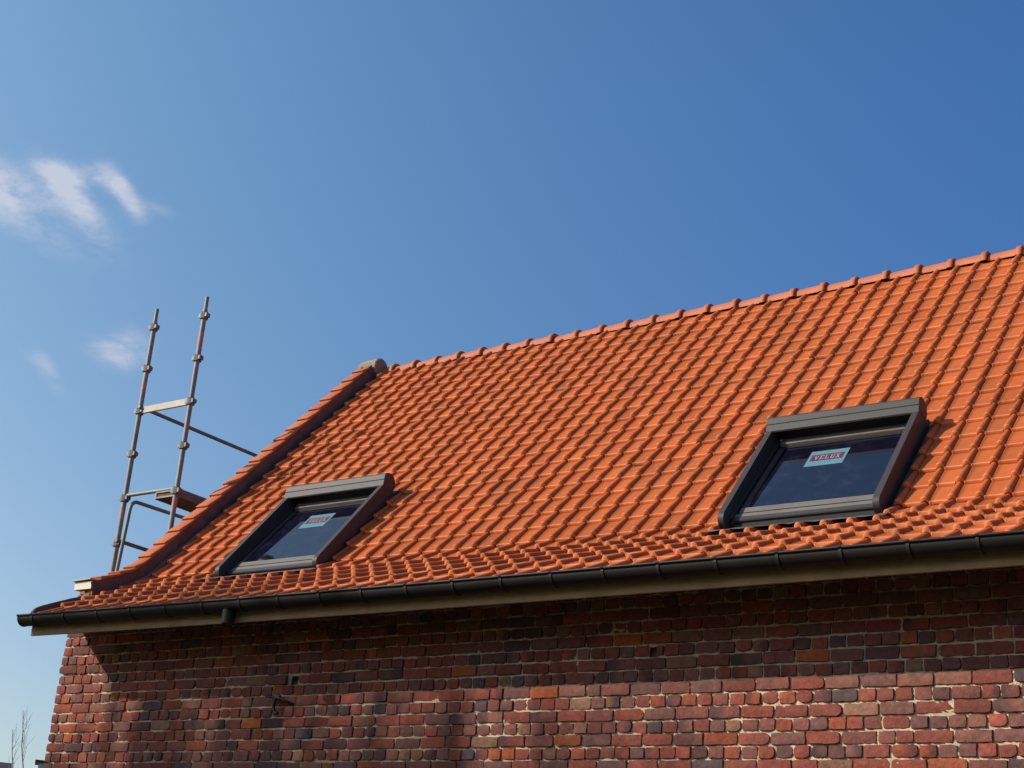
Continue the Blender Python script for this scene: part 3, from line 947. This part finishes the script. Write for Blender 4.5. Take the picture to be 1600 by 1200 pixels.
def poplar(label, tx, t, n, width, seed, leaders=(), ztop_max=-1.0):
    """slender leafless poplar: a trunk and many steep shoots"""
    rnd = random.Random(seed)
    base = Vector((tx - 1.03 * t, Y_WALL - t, 0.0))
    tr = thing('poplar_tree', base, label, 'tree', 'leafless poplars left of the photo')
    m = MB()
    m.tube([base, base + Vector((0.1, 0, 3.5)), base + Vector((0, 0.1, 7.5))], [0.26, 0.2, 0.12], 10)
    m.build('trunk', M_BARK, tr, smooth=60)
    m = MB()
    for i in range(n):
        off = rnd.gauss(0, width * 0.5)
        dy = rnd.gauss(0, 0.7)
        ztop = rnd.choice([rnd.uniform(-1.9, -1.2), rnd.uniform(-1.6, ztop_max)]) + Z0 + 0.86 * (t - dy)
        ztop -= 0.12 * abs(off)
        h0 = rnd.uniform(2.5, 6.5)
        p0 = base + Vector((0, 0, h0))
        p3 = base + Vector((off, dy, 0)); p3.z = ztop
        p1 = p0 + Vector((off * 0.5, dy * 0.5, (ztop - h0) * 0.2))
        p2 = p0 + Vector((off * 0.9 + rnd.gauss(0, .1), dy, (ztop - h0) * 0.6))
        r = rnd.uniform(0.022, 0.05)
        m.tube([p0, p1, p2, p3], [r * 1.5, r * 1.3, r, r * 0.35], 5)
        for k in range(4):
            q = p2.lerp(p3, rnd.uniform(0, .8))
            d = Vector((rnd.gauss(0, .35), rnd.gauss(0, .3), rnd.uniform(.5, 1.1)))
            m.tube([q, q + d * .5, q + d], [r * .45, r * .35, 0.006], 4)
    for off, r in leaders:      # stout leaders
        zt = -0.95 + Z0 + 0.86 * t
        m.tube([base + Vector((off * .2, 0, 3)), base + Vector((off * .8, 0, 7)), base + Vector((off, 0, zt - 1.0)), base + Vector((off + .05, 0, zt))], [r * 1.4, r * 1.2, r, r * .4], 8)
    m.build('crown', M_BARK, tr, smooth=60)
poplar('leafless poplar left of the photo, nearest the gable, throwing soft shadows on the wall', 1.45, 12.0, 70, 1.15, 3, ((-0.42, .16), (-0.12, .09), (0.6, .10)), 0.3)
poplar('leafless poplar left of the photo shading the wall below the first roof window', 3.1, 14.0, 65, 1.6, 5, ((0.6, .13), (-0.5, .10), (1.3, .08)), 0.1)
poplar('leafless poplar left of the photo shading the middle of the wall foot', 5.0, 16.0, 45, 1.3, 8)

def hedge():  # unseen hedge, added to block low sky light and deepen the wall's shade
    rnd = random.Random(21)
    h = thing('sky_blocker_hedge', (6, -21, 0), 'tall dark evergreen hedge, unseen, added behind the viewer to block low sky light', 'hedge')
    m = MB()
    x = -12.0
    while x < 34:
        ht = rnd.uniform(7.5, 10.0)
        m.tube([(x, -21, 0.0), (x, -21, ht * .9)], [0.16, 0.03], 6)
        x += 1.6
    m.build('trunk', M_BARK, h)
    m = MB()
    x = -12.0
    rnd = random.Random(21)
    while x < 34:
        ht = rnd.uniform(7.5, 10.0)
        for i in range(900):
            t = rnd.random() ** 0.8
            r = 1.35 * (1 - t * .85) * rnd.uniform(.55, 1.05)
            a = rnd.uniform(0, 6.283)
            p = Vector((x + r * math.cos(a), -21 + r * math.sin(a), 0.3 + ht * t))
            d = Vector((math.cos(a) + rnd.gauss(0, .5), math.sin(a) + rnd.gauss(0, .5), rnd.gauss(.5, .5))).normalized() * rnd.uniform(.3, .55)
            w = d.cross(Vector((rnd.gauss(0, 1), rnd.gauss(0, 1), rnd.gauss(0, 1)))).normalized() * rnd.uniform(.12, .25)
            m.add([p, p + d * .5 + w, p + d, p + d * .5 - w], [(0, 1, 2, 3)])
        x += 1.6
    m.build('crown', M_LEAF, h)
hedge()

for o in bpy.data.objects:
    if o.type == 'EMPTY' and o.parent is None:
        o.empty_display_size = 0.2
